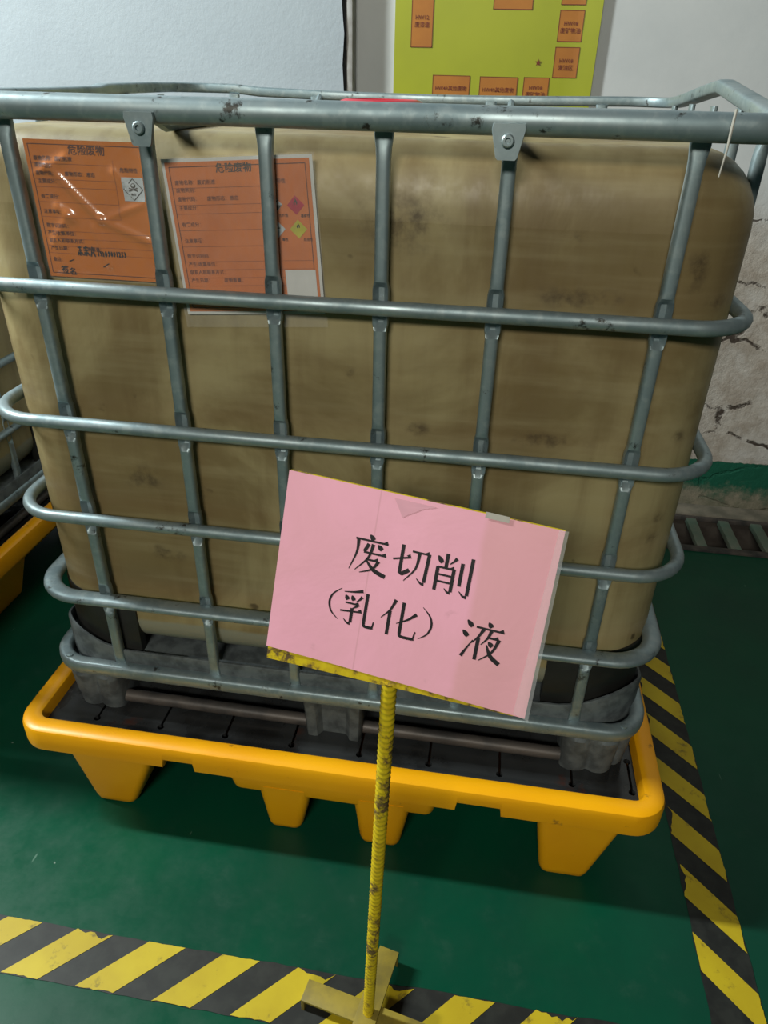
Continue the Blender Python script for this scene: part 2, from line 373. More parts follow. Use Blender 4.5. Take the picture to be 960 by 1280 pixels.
# hazard tapes on the floor
def floor_tape(name, length, lo_x, w, slant, period, first, label, xform, seed):
    rnd = random.Random(seed)
    root = thing(name, (0, 0, 0), label, 'floor tape')
    def mp(u, v, h): return xform(u, v, h)
    V, F = [], []; n = int(length/.03)
    for i in range(n+1):
        u = lo_x + length*i/n
        V.append(mp(u, rnd.uniform(-.0015, .0015), .0012)); V.append(mp(u, w+rnd.uniform(-.0025, .0015), .0012))
    for i in range(n): F.append((2*i, 2*i+2, 2*i+3, 2*i+1))
    obj('black_band', V, F, 'tape_k', root, smooth=False)
    k0 = math.ceil((lo_x-first)/period); k = k0
    while True:
        u0 = first + period*k
        if u0+period*.5+abs(slant) > lo_x+length: break
        V = []; wd = period*.497
        torn = rnd.random() < .45
        m = 8
        low = [(u0+wd*i/m, 0.001+rnd.uniform(-.0012, .0018)) for i in range(m+1)]
        hi = [(u0+slant+wd*i/m, w-0.001-(rnd.uniform(0, .011)*math.sin(PI*i/m) if torn else rnd.uniform(0, .0015))-(rnd.uniform(0, .007) if torn and i > m*.6 else 0)) for i in range(m+1)]
        V = [mp(a, b, .0020) for a, b in low] + [mp(a, b, .0020) for a, b in hi]
        F = [(i, i+1, m+2+i, m+1+i) for i in range(m)]
        obj('yellow_stripe', V, F, 'tape_y', root, smooth=False); k += 1
    return root
floor_tape('floor_tape', 3.29, -2.55, .098, .098, .1447, -.5285, 'black and yellow striped floor tape passing under the sign stand', lambda u, v, h: (u, -.4295+v, h), 3)
floor_tape('floor_tape', 1.69, -.435, .098, .098, .1447, -.024, 'black and yellow striped floor tape along the side of the spill pallet', lambda u, v, h: (.84-v, -u*0+(u), h), 5)

# ------------------------------------------------------------------ spill pallet
def make_spill_pallet():
    r = thing('spill_pallet', (0, 0, 0), 'bright yellow plastic spill pallet with a wet black deck, under the orange labelled tote', 'spill pallet')
    X0, X1, Y0, Y1, ZT, ZB = -.652, .655, -.105, 1.20, .264, .204
    notch = ((-.330, -.262), (.262, .350))
    fx = []
    for a, b in notch: fx += [a, a+.003, b-.003, b]
    path = rrect(X0, X1, Y0, Y1, .062, 8, 1, 1, fx)
    def sec(i, p):
        zb = ZB
        if p[3] == -1 and any(a+.001 < p[0] < b-.001 for a, b in notch): zb += .022
        return [(-.008, zb), (-.001, zb+.004), (0, zb+.010), (0, ZT-.012), (-.003, ZT-.004), (-.010, ZT), (-.032, ZT), (-.039, ZT-.004), (-.042, ZT-.012), (-.050, ZT-.070), (-.052, ZB-.01), (-.030, zb)]
    obj('rim', *sweep(path, sec), 'yellow', r, angle=35)
    # sump basin
    loops = []
    for ins, z in ((.040, .215), (.10, .11), (.115, .10)):
        loops.append([(p[0]-p[2]*ins, p[1]-p[3]*ins, z) for p in rrect(X0, X1, Y0, Y1, .125, 6)])
    V, F = loft(loops, cap=False); n = len(loops[0]); F.append(tuple(2*n+j for j in range(n)))
    obj('sump', V, F, 'yellow', r)
    # deck with keyhole slots
    bm = bmesh.new(); es = []
    def ring(pts):
        vs = [bm.verts.new((x, y, .236)) for x, y in pts]
        for i in range(len(vs)): es.append(bm.edges.new((vs[i], vs[(i+1) % len(vs)])))
    ring([(p[0]-p[2]*.041, p[1]-p[3]*.041) for p in rrect(X0, X1, Y0, Y1, .062, 6)])
    for iy in range(6):
        for ix in range(9):
            x = -.505+.1415*ix; y = -.028+.205*iy
            if ix == 8 and iy == 0: x = .60
            # keyhole: two round ends joined by a narrow slot
            c = []
            for k in range(9): a = math.radians(110)+math.radians(320)*k/8; c.append((x+.0072*math.cos(a), y+.0072*math.sin(a)))
            for k in range(9): a = math.radians(290)+math.radians(320)*k/8; c.append((x+.0072*math.cos(a), y+.075+.0072*math.sin(a)))
            ring(c)
    bmesh.ops.triangle_fill(bm, use_beauty=True, use_dissolve=False, edges=es)
    d = bobj('deck', bm, 'deck', r)
    for p in d.data.polygons: p.use_smooth = False
    s = d.modifiers.new('solidify', 'SOLIDIFY'); s.thickness = .012; s.offset = -1
    tag(d, 'wet black slotted deck')
    V, F = [], []
    L = [(p[0]-p[2]*.049, p[1]-p[3]*.049, .216) for p in rrect(X0, X1, Y0, Y1, .062, 5)]
    o = obj('sump_liquid', L, [tuple(range(len(L)))], 'sump', r); tag(o, 'dark oily liquid below the deck')
    # feet: corner feet and a stepped pair in the middle, three rows deep
    def foot(tx0, tx1, bx0, bx1, ty0, ty1, by0, by1, zt, zb, R=.018, nm='foot'):
        loops = []
        for s in (0, .12, .5, .9, .97, 1.0):
            x0 = tx0+(bx0-tx0)*s; x1 = tx1+(bx1-tx1)*s; y0 = ty0+(by0-ty0)*s; y1 = ty1+(by1-ty1)*s; z = zt+(zb-zt)*s
            ins = .006 if s == 1.0 else (.0015 if s == .97 else 0)
            loops.append([(p[0]-p[2]*ins, p[1]-p[3]*ins, z) for p in rrect(x0, x1, y0, y1, R, 4)])
        return obj(nm, *loft(loops), 'yellow', r, angle=50)
    for k, (ya, yb) in enumerate(((-.085, .14), (.43, .66), (.955, 1.18))):
        a = ya+.030; b = yb-.035
        foot(-.560, -.358, -.538, -.446, ya, yb, a, b, .208, 0)
        foot(.420, .592, .450, .546, ya, yb, a-.012, b, .208, 0)
        foot(-.212, .232, -.198, .220, ya, yb, ya+.010, yb-.01, .208, .138, nm='foot_block')
        foot(-.146, -.030, -.136, -.062, ya+.006, yb-.01, a, b, .16, 0)
        foot(.055, .176, .068, .154, ya+.006, yb-.01, a-.006, b, .16, 0)
    return r
pallet = make_spill_pallet()

# ------------------------------------------------------------------ caged tank
ZR = (1.1333, .9097, .7212, .5345)
VX = (-.4483, -.2451, -.0785, .0801, .2426, .4707)
def rail_z(i, p):
    x, y = p[0], p[1]
    z = 0.0
    z += .008*sstep(.2, .95, y)
    if x > .45:
        if y <= .4975: z += .037*max(0, (y-.16)/.337) * sstep(.52, .60, x)
        else: z += .037*(1-sstep(.36, .98, y))/(1-sstep(.36, .98, .4975))*sstep(.5, .6, x)
    if y > .9 and -.45 < x < .5: z -= .007*math.sin(PI*(x+.45)/.95)
    if x < -.45 and y > .6: z += .004
    return z
def make_tote():
    r = thing('caged_tank', (0, 0, 0), 'stained beige tank in a galvanised tube cage carrying two orange labels', 'liquid tote')
    # tank bottle
    X0, X1, Y0, Y1 = -.596, .594, .0335, .962
    loops = []
    prof = []
    for k in range(9): a = PI/2*k/8; prof.append((.075*(1-math.sin(a)), .392+.075*(1-math.cos(a))))
    zs = [.50, .54, .58, .62, .67, .72, .77, .82, .865, .91, .96, 1.01, 1.06, 1.10, 1.135, 1.17, 1.21, 1.245]
    for z in zs: prof.append((0, z))
    for k in range(9): a = PI/2*k/8; prof.append((.10*(1-math.cos(a)), 1.245+.10*math.sin(a)))
    path = rrect(X0, X1, Y0, Y1, .125, 12, 30, 24)
    for ins, z in prof:
        L = []
        for p in path:
            b = 0
            if ins == 0:
                dz = min(abs(z-q) for q in ZR); s = sstep(.01, .09, dz)
                if p[3] == -1:
                    dx = min(abs(p[0]-q) for q in VX); b = (-.003*(1-s*sstep(.005, .05, dx)) + .0010)*sstep(1.245, 1.19, z)*sstep(.467, .54, z)
            iy = ins*(.55 if z > 1 and p[3] < 0 else 1)
            L.append((p[0]-p[2]*(ins-b), p[1]-p[3]*(iy-b), z))
        loops.append(L)
    tk = obj('tank', *loft(loops), 'tank', r, angle=60); tag(tk, 'stained beige plastic tank')
    # neck and red cap
    V, F = loft([[(.0+rr*math.cos(2*PI*k/32), .5+rr*math.sin(2*PI*k/32), z) for k in range(32)] for rr, z in ((.095, 1.335), (.095, 1.352), (.085, 1.356), (.080, 1.357))])
    obj('neck', V, F, 'tank', tk)
    L = []
    for rr, z in ((.079, 1.354), (.079, 1.376), (.076, 1.381), (.066, 1.384), (.062, 1.380), (.02, 1.380)):
        L.append([(rr*(1+(.012 if k % 2 and rr > .078 else 0))*math.cos(2*PI*k/48), .5+rr*(1+(.012 if k % 2 and rr > .078 else 0))*math.sin(2*PI*k/48), z) for k in range(48)])
    tag(obj('screw_cap', *loft(L), 'red_cap', tk), 'red screw cap')
    # cage rings
    for i, z in enumerate(ZR):
        sec = ellipse(.0112, .0112, z, 12) if i < 3 else ellipse(.017, .0095, z, 14, -.004, .8)
        obj('cage_ring', *sweep(rrect(-.597, .597, 0, 1.0, .088, 10), sec), 'galv', r, angle=60)
    # top rail, bent upward on one side
    path = rrect(-.6, .6, -.006, 1.0, .085, 8, 16, 24)
    def sec(i, p):
        k = sstep(.05, .30, p[1])
        return ellipse(.019-.003*k, .0165-.0058*k, 1.3725+.0055*k, 20, 0, .85-.40*k)
    obj('top_rail', *sweep(path, sec, rail_z), 'galv', r, angle=50)
    # uprights with pressed dents at each ring
    def upright(mp, z0, z1, name='upright'):
        zs = [z0]
        z = z0
        crit = sorted(ZR)
        while z < z1-.002:
            d = min(abs(z-q) for q in crit); z += .005 if d < .045 else .014; zs.append(min(z, z1))
        V, F = [], []
        n = None
        for z in zs:
            d = min(abs(z-q) for q in crit)
            dent = 1-sstep(.024, .036, d)
            hw = .0098; hd = .0095
            ft = sstep(z1-.045, z1-.012, z); fb = sstep(z0+.05, z0+.012, z)
            hw += .0035*ft+.002*fb; hd -= .0045*max(ft, fb)
            hw += .0022*dent
            S_ = []
            for q in range(16):
                a_ = -PI/2+2*PI*(q+.5)/16; ca_, sa_ = math.cos(a_), math.sin(a_)
                S_.append((hw*math.copysign(abs(ca_)**.62, ca_), hd*math.copysign(abs(sa_)**.62, sa_)))
            for q, k_ in ((0, 1.0), (15, 1.0), (1, .55), (14, .55), (2, .05), (13, .05)):
                S_[q] = (S_[q][0]*(1-.12*dent*(k_ > .5)), S_[q][1]+dent*k_*.0150)
            # each ring sits in the pressed seat
            n = len(S_)
            for a, b in S_: V.append(mp(a, b, z))
        for i in range(len(zs)-1):
            for j in range(n): k = (j+1) % n; F.append((i*n+j, i*n+k, (i+1)*n+k, (i+1)*n+j))
        F.append(tuple(range(n-1, -1, -1))); F.append(tuple((len(zs)-1)*n+j for j in range(n)))
        return obj(name, V, F, 'galv', r, angle=32)
    for x in VX:
        upright(lambda a, b, z, x=x: (x+a, .0145+b, z), .352, 1.372)
    for x in (-.45, -.24, -.03, .19, .45):
        upright(lambda a, b, z, x=x: (x-a, .9855-b, z), .352, 1.378)
    for y in (.175, .33, .50, .68, .85):
        upright(lambda a, b, z, y=y: (.590-b, y+a, z), .352, 1.374 if y < .3 else 1.388)
        upright(lambda a, b, z, y=y: (-.585+b, y-a, z), .352, 1.375)
    # cross bars over the top with bolted end tabs
    for x in (-.231, .238):
        o = obj('top_bar', *tube([(x, .008, 1.366), (x, .05, 1.352), (x, .93, 1.352), (x, .99, 1.378)], .008, 8), 'galv', r)
        for yy, sg in ((-.031, 1), (1.026, -1)):
            L = []
            for yo, ins in ((0, .002), (.0015, 0), (.005, 0)):
                L.append([(x+a*(1-ins*20) , yy+sg*yo, z) for a, z in ((-.0195, 1.3705), (.0195, 1.3705), (.0205, 1.364), (.0135, 1.334), (.011, 1.331), (-.011, 1.331), (-.0135, 1.334), (-.0205, 1.364))])
            tb = obj('tab', *loft(L), 'galv', r, angle=30)
            bl = []
            for rr, yo in ((.0078, -.0005), (.0078, -.004), (.0062, -.0055), (.0035, -.0055), (.003, -.002)):
                bl.append([(x+rr*math.cos(2*PI*k/14), yy+sg*yo, 1.3525+rr*math.sin(2*PI*k/14)) for k in range(14)])
            obj('bolt', *loft(bl), 'galv', tb)
    # base frame ring, tray, feet
    path = rrect(-.603, .605, .0, 1.0, .075, 10, 1, 1)
    obj('base_frame', *sweep(path, ellipse(.014, .0155, .3525, 14, -.006, .55)), 'galv', r, angle=50)
    path = rrect(-.603, .603, .017, .983, .125, 12, 24, 24)
    def tsec(i, p):
        cx = max(0, abs(p[0])-.40)/.18; cy = max(0, abs(p[1]-.5)-.30)/.18
        rise = .045*sstep(.15, 1.0, min(cx, 1)*min(cy, 1.0))
        zt = .398+rise
        return [(.004, .335), (.004, zt-.004), (.002, zt), (-.002, zt), (-.004, zt-.004), (-.004, .335)]
    obj('tray', *sweep(path, tsec), 'foot_grey', r, angle=40)
    L = [(p[0], p[1], .388) for p in path]
    obj('tray_floor', L, [tuple(range(len(L)))], 'foot_grey', r)
    def corner_path(sx, sy, xa, yb, R, n=10, k=6, ex=.588, ey0=.02):
        # from xa on the front/back edge round the corner to yb on the side; outward normals
        ex = ex*sx; ey = ey0 if sy < 0 else 1-ey0
        P = []
        for i in range(k): P.append((xa+(ex-sx*R-xa)*i/k, ey, 0, sy))
        for i in range(n+1):
            a = PI/2*i/n; P.append((ex-sx*R+sx*R*math.sin(a), ey-sy*R+sy*R*math.cos(a), sx*math.sin(a), sy*math.cos(a)))
        for i in range(1, k+1): P.append((ex, ey-sy*R+(yb-(ey-sy*R))*i/k, sx, 0))
        return P
    for sx in (-1, 1):
        for sy, yb in ((-1, .22), (1, .78)):
            # black corner guard round the tank foot
            P = corner_path(sx, sy, sx*.405, yb, .13, 12, 6, .5985, .0285)
            V, F = sweep(P, [(0, .385), (0, .519), (-.002, .523), (-.020, .523), (-.020, .385)], closed_path=False)
            obj('corner_guard', V, F, 'protector', r, angle=40)
            # ribbed corner foot
            P = corner_path(sx, sy, sx*.462, .5+(-1 if sy < 0 else 1)*.365, .070, 22, 16, .594, .004)
            tot = len(P); loops = []
            for s, z in ((0, .345), (.08, .336), (.2, .326), (.55, .285), (.88, .245), (1.0, .2365)):
                L = []
                for i, p in enumerate(P):
                    u = i/(tot-1)*4.0; lob = abs(math.sin(PI*u))**.55
                    o = -.008+.018*lob*sstep(0, .2, s)*(1-.3*s) - .006*s
                    L.append((p[0]+p[2]*o, p[1]+p[3]*o, z))
                pe, ps = P[-1], P[0]
                L += [(pe[0]-sx*.085, pe[1], z), (pe[0]-sx*.085, ps[1]-sy*.085, z), (ps[0], ps[1]-sy*.085, z)]
                loops.append(L)
            obj('corner_foot', *loft(loops), 'foot_grey', r, angle=45)
    for sy, ye in ((-1, .012), (1, .988)):
        loops = []
        for s, z in ((0, .345), (.25, .33), (.85, .25), (1.0, .2365)):
            L = []
            for i in range(25):
                x = -.062+.124*i/24; e = abs(x)/.062
                o = .002+.016*sstep(.42, .62, e)*(1-.55*sstep(.90, 1.0, e)) - .010*s
                L.append((x*(1-.08*s), ye+sy*o, z))
            L += [(.055, ye-sy*.09, z), (-.055, ye-sy*.09, z)]
            loops.append(L)
        mf = obj('middle_foot', *loft(loops), 'foot_grey', r, angle=45)
        bl = []
        for rr, yo in ((.006, .0), (.006, .0045), (.003, .0055)):
            bl.append([(.004+rr*math.cos(2*PI*k/10), ye+sy*(.0065+yo), .3535+rr*math.sin(2*PI*k/10)) for k in range(10)])
        obj('bolt', *loft(bl), 'galv', mf)
        for xa, xb in ((-.50, -.055), (.055, .50)):
            obj('skid_tube', *tube([(xa, ye-sy*.02, .2535), (xb, ye-sy*.02, .2505)], .0135, 10), 'rust_tube', r)
    for sx in (-1, 1):
        obj('skid_tube', *tube([(sx*.565, .10, .2535), (sx*.565, .90, .2505)], .0135, 10), 'rust_tube', r)
    for x, y in ((.565, .012), (-.562, .012)):
        bl = [[(x+rr*math.cos(2*PI*k/10), y+rr*math.sin(2*PI*k/10)*.8, z) for k in range(10)] for rr, z in ((.007, .366), (.007, .371), (.003, .372))]
        obj('screw', *loft(bl), 'galv', r)
    return r
tote = make_tote()

# neighbouring tote and pallet (mostly out of the picture)
np_ = copy_tree(pallet); np_.location = (-1.685, 0, 0)
tag(np_, 'shaded orange-yellow plastic spill pallet beneath the tote in the dark', 'spill pallet')
nt = copy_tree(tote); nt.location = (-1.685, 0, 0)
tag(nt, 'dark brownish tank in a cage standing in shadow next to the wall', 'liquid tote')

# ------------------------------------------------------------------ lettering helpers
_tc = {}
def text_mesh(s):
    if s in _tc: return _tc[s]
    cu = bpy.data.curves.new('lettering', 'FONT'); cu.body = s; cu.size = 1.0; cu.resolution_u = 1; cu.offset = 0.012; cu.fill_mode = 'FRONT'
    o = bpy.data.objects.new('lettering', cu); C.objects.link(o)
    dg_ = bpy.context.evaluated_depsgraph_get(); me = bpy.data.meshes.new_from_object(o.evaluated_get(dg_))
    V = [(v.co.x, v.co.y) for v in me.vertices]; F = [tuple(p.vertices) for p in me.polygons]
    bpy.data.objects.remove(o); bpy.data.curves.remove(cu); bpy.data.meshes.remove(me)
    _tc[s] = (V, F); return V, F
class Print:
    """flat print in (u, v) metres, mapped onto a surface by fn(u, v, lift)"""
    def __init__(s, fn, parent): s.fn = fn; s.parent = parent; s.L = {}
    def add(s, mat, pts, faces, lift):
        V, F = s.L.setdefault((mat), ([], [])); n = len(V)
        V += [s.fn(u, v, lift) for u, v in pts]; F += [tuple(n+i for i in f) for f in faces]
    def text(s, mat, st, u, v, size, lift=.0010, center=False, sx=1.0):
        Vt, Ft = text_mesh(st)
        if not Vt: return
        du = -(max(p[0] for p in Vt)+min(p[0] for p in Vt))/2*size*sx if center else 0
        s.add(mat, [(u+du+p[0]*size*sx, v+p[1]*size) for p in Vt], Ft, lift)
    def rect(s, mat, u0, v0, u1, v1, lift=.0008, n=1):
        m = n if abs(v1-v0) > .004 else 1
        P = [(u0+(u1-u0)*i/n, v0+(v1-v0)*j/m) for j in range(m+1) for i in range(n+1)]
        s.add(mat, P, [(j*(n+1)+i, j*(n+1)+i+1, (j+1)*(n+1)+i+1, (j+1)*(n+1)+i) for j in range(m) for i in range(n)], lift)
    def vline(s, mat, u, v0, v1, wd, lift=.0008, n=10):
        P = [(u+a, v0+(v1-v0)*i/n) for a in (-wd/2, wd/2) for i in range(n+1)]
        s.add(mat, P, [(i, n+1+i, n+2+i, i+1) for i in range(n)], lift)
    def poly(s, mat, pts, lift=.0009): s.add(mat, pts, [tuple(range(len(pts)))], lift)
    def stroke(s, mat, pts, wid, lift=.0010):
        P = []; n = len(pts)
        for i, (x, y) in enumerate(pts):
            a = pts[max(i-1, 0)]; b = pts[min(i+1, n-1)]; dx, dy = b[0]-a[0], b[1]-a[1]; l = math.hypot(dx, dy) or 1
            w_ = wid[i] if isinstance(wid, (list, tuple)) else wid
            P.append((x-dy/l*w_/2, y+dx/l*w_/2)); P.append((x+dy/l*w_/2, y-dx/l*w_/2))
        s.add(mat, P, [(2*i, 2*i+1, 2*i+3, 2*i+2) for i in range(n-1)], lift)
    def build(s, names):
        for m, (V, F) in s.L.items(): obj(names.get(m, 'print'), V, F, m, s.parent, smooth=False)
def flame(pr, mat, x, y, h, lift=.0016):
    pr.poly(mat, [(x-.28*h, y-.05*h), (x-.34*h, y+.25*h), (x-.16*h, y+.55*h), (x-.10*h, y+.42*h), (x-.02*h, y+.95*h), (x+.16*h, y+.65*h), (x+.20*h, y+.42*h), (x+.30*h, y+.55*h), (x+.32*h, y+.2*h), (x+.24*h, y-.05*h), (x+.10*h, y-.05*h), (x+.12*h, y+.2*h), (x, y+.36*h), (x-.12*h, y+.2*h), (x-.10*h, y-.05*h)], lift)
def diamond(pr, mat, x, y, r, lift=.0012): pr.poly(mat, [(x-r, y), (x, y-r), (x+r, y), (x, y+r)], lift)

# ------------------------------------------------------------------ orange hazard labels
ROWS = [('废物名称：废切削液', .885), ('废物类别：', .835), ('废物代码：      废物形态：液态', .775), ('主要成分：', .715), ('有害成分：', .60), ('注意事项：', .485),
        ('数字识别码：', .375), ('产生/收集单位：', .315), ('联系人和联系方式：', .255), ('产生日期：          废物重量：', .195), ('备注：', .10)]
def hazard_label(label, fn, w_, h_, paper, border, extra, rows, n=24, group=None):
    r = thing('hazard_label', fn(w_/2, 0, 0), label, 'label')
    o0 = Vector(r.location)
    g = lambda u, v, l: tuple(Vector(fn(u, v, l))-o0)
    def sheet(name, u0, v0, u1, v1, mat, lift):
        V = [g(u0+(u1-u0)*i/n, v0+(v1-v0)*j/n, lift) for j in range(n+1) for i in range(n+1)]
        F = [(j*(n+1)+i, j*(n+1)+i+1, (j+1)*(n+1)+i+1, (j+1)*(n+1)+i) for j in range(n) for i in range(n)]
        o = obj(name, V, F, mat, r, angle=60)
        return o
    if border: sheet('white_card', 0, 0, w_, h_, 'white_paper', 0)
    b = border
    sheet('paper', b, b, w_-b, h_-b, paper, .0006)
    pr = Print(g, r)
    i0 = b+.006; u0, u1, v0, v1 = i0, w_-i0, i0, h_-i0; t_ = .0010
    for v in (v0, v1): pr.rect('brown_ink', u0, v-t_/2, u1, v+t_/2, .0012, n)
    for u in (u0, u1): pr.vline('brown_ink', u, v0, v1, t_, .0012, n)
    for st, vv in rows: pr.text('soft_ink' if border else 'brown_ink', st, u0+.005, v0+(v1-v0)*vv, .0066, .0014)
    for vv in (.86, .745, .685, .57, .455, .345, .285, .225, .165): pr.rect('soft_ink', u0, v0+(v1-v0)*vv-.0002, u1 if vv < .45 else u0+(u1-u0)*.71, v0+(v1-v0)*vv+.0002, .0012, n)
    pr.vline('soft_ink', u0+(u1-u0)*.71, v0+(v1-v0)*.455, v0+(v1-v0)*.90, .0004, .0012, n)
    extra(pr, u0, u1, v0, v1)
    pr.build({'brown_ink': 'border_print', 'soft_ink': 'form_print', 'ink': 'handwriting', 'white_paper': 'white_patch', 'dark_print': 'emblem_print', 'pale_paper': 'emblem_patch', 'red_print': 'red_emblem', 'yellow_print': 'yellow_emblem'})
    return r, sheet
# crumpled one in a plastic sleeve
def fold(u, v):
    z = 0
    for (ax, ay, bx, by, h, wd) in ((.03, .155, .10, .085, .0045, .006), (.10, .085, .19, .05, .004, .006), (.115, .09, .185, .115, .0038, .005), (.085, .075, .10, .02, .003, .004), (.0, .14, .06, .165, .0035, .006), (.035, .10, .055, .085, .005, .007), (.02, .05, .05, .09, .003, .007), (.13, .15, .155, .12, .003, .006)):
        dx, dy = bx-ax, by-ay; t_ = max(0, min(1, ((u-ax)*dx+(v-ay)*dy)/(dx*dx+dy*dy)))
        d = math.hypot(u-ax-t_*dx, v-ay-t_*dy); z += h*math.exp(-(d/wd)**2)
    return (z + .0012*math.sin(38*u+9*v)*math.sin(31*v-6))*min(1, u/.02)*min(1, (.187-u)/.02)
def f1(u, v, l):
    return (-.4365+u, .0318-.0015-fold(u, v)*.85-l, 1.143+v)
def ex1(pr, u0, u1, v0, v1):
    pr.text('brown_ink', '危险废物', .066, .171, .0138, .0014)
    pr.text('brown_ink', '危险特性', .139, .150, .0066, .0014)
    # skull emblem on a white patch
    x0, y0 = .1405, .1125
    for i in range(1): pr.rect('pale_paper', x0, y0, x0+.031, y0+.031, .0016, 6)
    cx, cy = x0+.0155, y0+.0155
    for a, b in (((-.014, 0), (0, -.014)), ((0, -.014), (.014, 0)), ((.014, 0), (0, .014)), ((0, .014), (-.014, 0))): pr.stroke('dark_print', [(cx+a[0], cy+a[1]), (cx+b[0], cy+b[1])], .0011, .0020)
    pr.poly('dark_print', [(cx+.0036*math.cos(2*PI*k/12), cy+.0048+.0034*math.sin(2*PI*k/12)) for k in range(12)], .0020)
    pr.poly('pale_paper', [(cx+.0019*math.cos(2*PI*k/10), cy+.0056+.0018*math.sin(2*PI*k/10)) for k in range(10)], .0024)
    pr.stroke('dark_print', [(cx-.006, cy+.002), (cx+.006, cy-.002)], .0017, .0020); pr.stroke('dark_print', [(cx-.006, cy-.002), (cx+.006, cy+.002)], .0017, .0020)
    pr.text('dark_print', '毒性', cx, cy-.0075, .0035, .0020, True)
    # handwriting
    rnd = random.Random(11)
    def scrawl(pts, wd): pr.stroke('ink', pts, wd, .0020)
    for gx in (.054, .0635):
        for a, b in (((0, .0115), (.006, .0125)), ((.001, .0075), (.0065, .0085)), ((.0, .003), (.007, .0045)), ((.0035, .014), (.003, .0)), ((.001, .006), (.0, .0005)), ((.005, .006), (.0075, .0005))):
            scrawl([(gx+a[0], .033+a[1]), (gx+b[0], .033+b[1])], .0016)
    scrawl([(.0735, .0325), (.0768, .047), (.0800, .0325)], .0019); scrawl([(.0748, .038), (.0790, .0385)], .0016)
    x = .0835
    for ch in '19209091253':
        for dx in (0, .0004, .0008): pr.text('ink', ch, x+dx, .0335, .0112, .0020, False, .52)
        x += .0042
    pr.text('ink', '签', .021, .0065, .0125, .0020); pr.text('ink', '名', .034, .005, .0115, .0020)
    scrawl([(.037, .024), (.045, .027)], .0013); scrawl([(.090, .018), (.101, .024)], .0013)
l1, sh1 = hazard_label('crumpled glossy orange label with skull emblem and handwriting, taped behind the cage', f1, .187, .188, 'orange_gloss', 0, ex1, ROWS, 56)
o0 = Vector(l1.location)
sh1('sleeve', -.004, -.003, .190, .194, 'sleeve_thin', .0032)
# flat one with a white border
A2 = math.radians(3.75); ca, sa = math.cos(A2), math.sin(A2)
def f2(u, v, l): return (-.2205+u*ca-v*sa, .0318-.0030-l - .0004*math.sin(30*u), 1.098+u*sa+v*ca)
def ex2(pr, u0, u1, v0, v1):
    pr.text('dark_print', '危险废物', .078, .196, .0130, .0014)
    pr.text('soft_ink', '危险特性', .149, .180, .0066, .0014)
    for (x, y, m, txt) in ((.155, .152, 'pale_paper', '腐蚀性'), (.1865, .151, 'red_print', '易燃性'), (.156, .120, 'pale_paper', '毒性'), (.1875, .1195, 'yellow_print', '反应性')):
        diamond(pr, m, x, y, .0125, .0012); pr.text('brown_ink', txt, x+.006, y-.0155, .0045, .0016)
    pr.poly('dark_print', [(.1435, .1515), (.155, .140), (.1665, .1515)], .0018)
    pr.stroke('dark_print', [(.149, .158), (.155, .1545)], .0012, .0018); pr.stroke('dark_print', [(.157, .1545), (.162, .158)], .0012, .0018)
    flame(pr, 'dark_print', .1865, .152, .0085); flame(pr, 'ink', .1875, .1215, .0070)
    pr.stroke('dark_print', [(.151, .1215), (.161, .1215)], .0014, .0018); pr.poly('dark_print', [(.156+.0026*math.cos(2*PI*k/10), .1255+.0026*math.sin(2*PI*k/10)) for k in range(10)], .0018)
    pr.text('dark_print', '6', .156, .1095, .0050, .0018, True)
    pr.rect('white_paper', .1615, .020, .207, .064, .0014, 2)   # blank patch
l2, sh2 = hazard_label('flat orange label with white border and four coloured hazard diamonds, in a clear sleeve', f2, .2155, .2140, 'orange', .0045, ex2, ROWS, 20)
sh2('sleeve', -.004, -.019, .219, .2165, 'sleeve', .0028)

# ------------------------------------------------------------------ poster on the wall
def fp(u, v, l): return (u+.0, WY-.010-l-.010*sstep(.40, .475, u)*0.6, v)
po = thing('wall_poster', (.17, WY, 1.20), 'yellow-green layout poster with orange boxes, on the white wall', 'poster')
oo = Vector(po.location); gp = lambda u, v, l: tuple(Vector(fp(u, v, l))-oo)
V = []; F = []; nU, nV = 20, 2
for l in (0, -.004):
    for j in range(nV+1):
        for i in range(nU+1): V.append(gp(-.134+.608*i/nU, 1.24+.66*j/nV, l))
q = (nU+1)*(nV+1)
for s in (0, 1):
    for j in range(nV):
        for i in range(nU):
            a = s*q+j*(nU+1)+i; F.append((a, a+1, a+nU+2, a+nU+1) if s == 0 else (a, a+nU+1, a+nU+2, a+1))
for i in range(nU): F.append((i, q+i, q+i+1, i+1)); a = nV*(nU+1)+i; F.append((a, a+1, q+a+1, q+a))
for j in range(nV): a = j*(nU+1); F.append((a, a+nU+1, q+a+nU+1, q+a)); a += nU; F.append((a, q+a, q+a+nU+1, a+nU+1))
obj('sheet', V, F, 'poster', po)
boxes = [(-.084, 1.508, -.018, 1.66, (('HW12', .585), ('废漆渣', .566))), (.158, 1.606, .273, 1.70, ()), (.354, 1.619, .425, 1.70, ()), (.354, 1.529, .425, 1.607, (('HW08', .575), ('废矿物油', .557))),
         (.353, 1.437, .425, 1.516, (('HW08', .482), ('废油区', .464))), (-.011, 1.36, .105, 1.437, (('HW49其他废物', .403),)), (.135, 1.36, .251, 1.436, (('HW49其他废物', .402),)), (.269, 1.36, .346, 1.437, (('HW08', .410), ('废矿物油', .392)))]
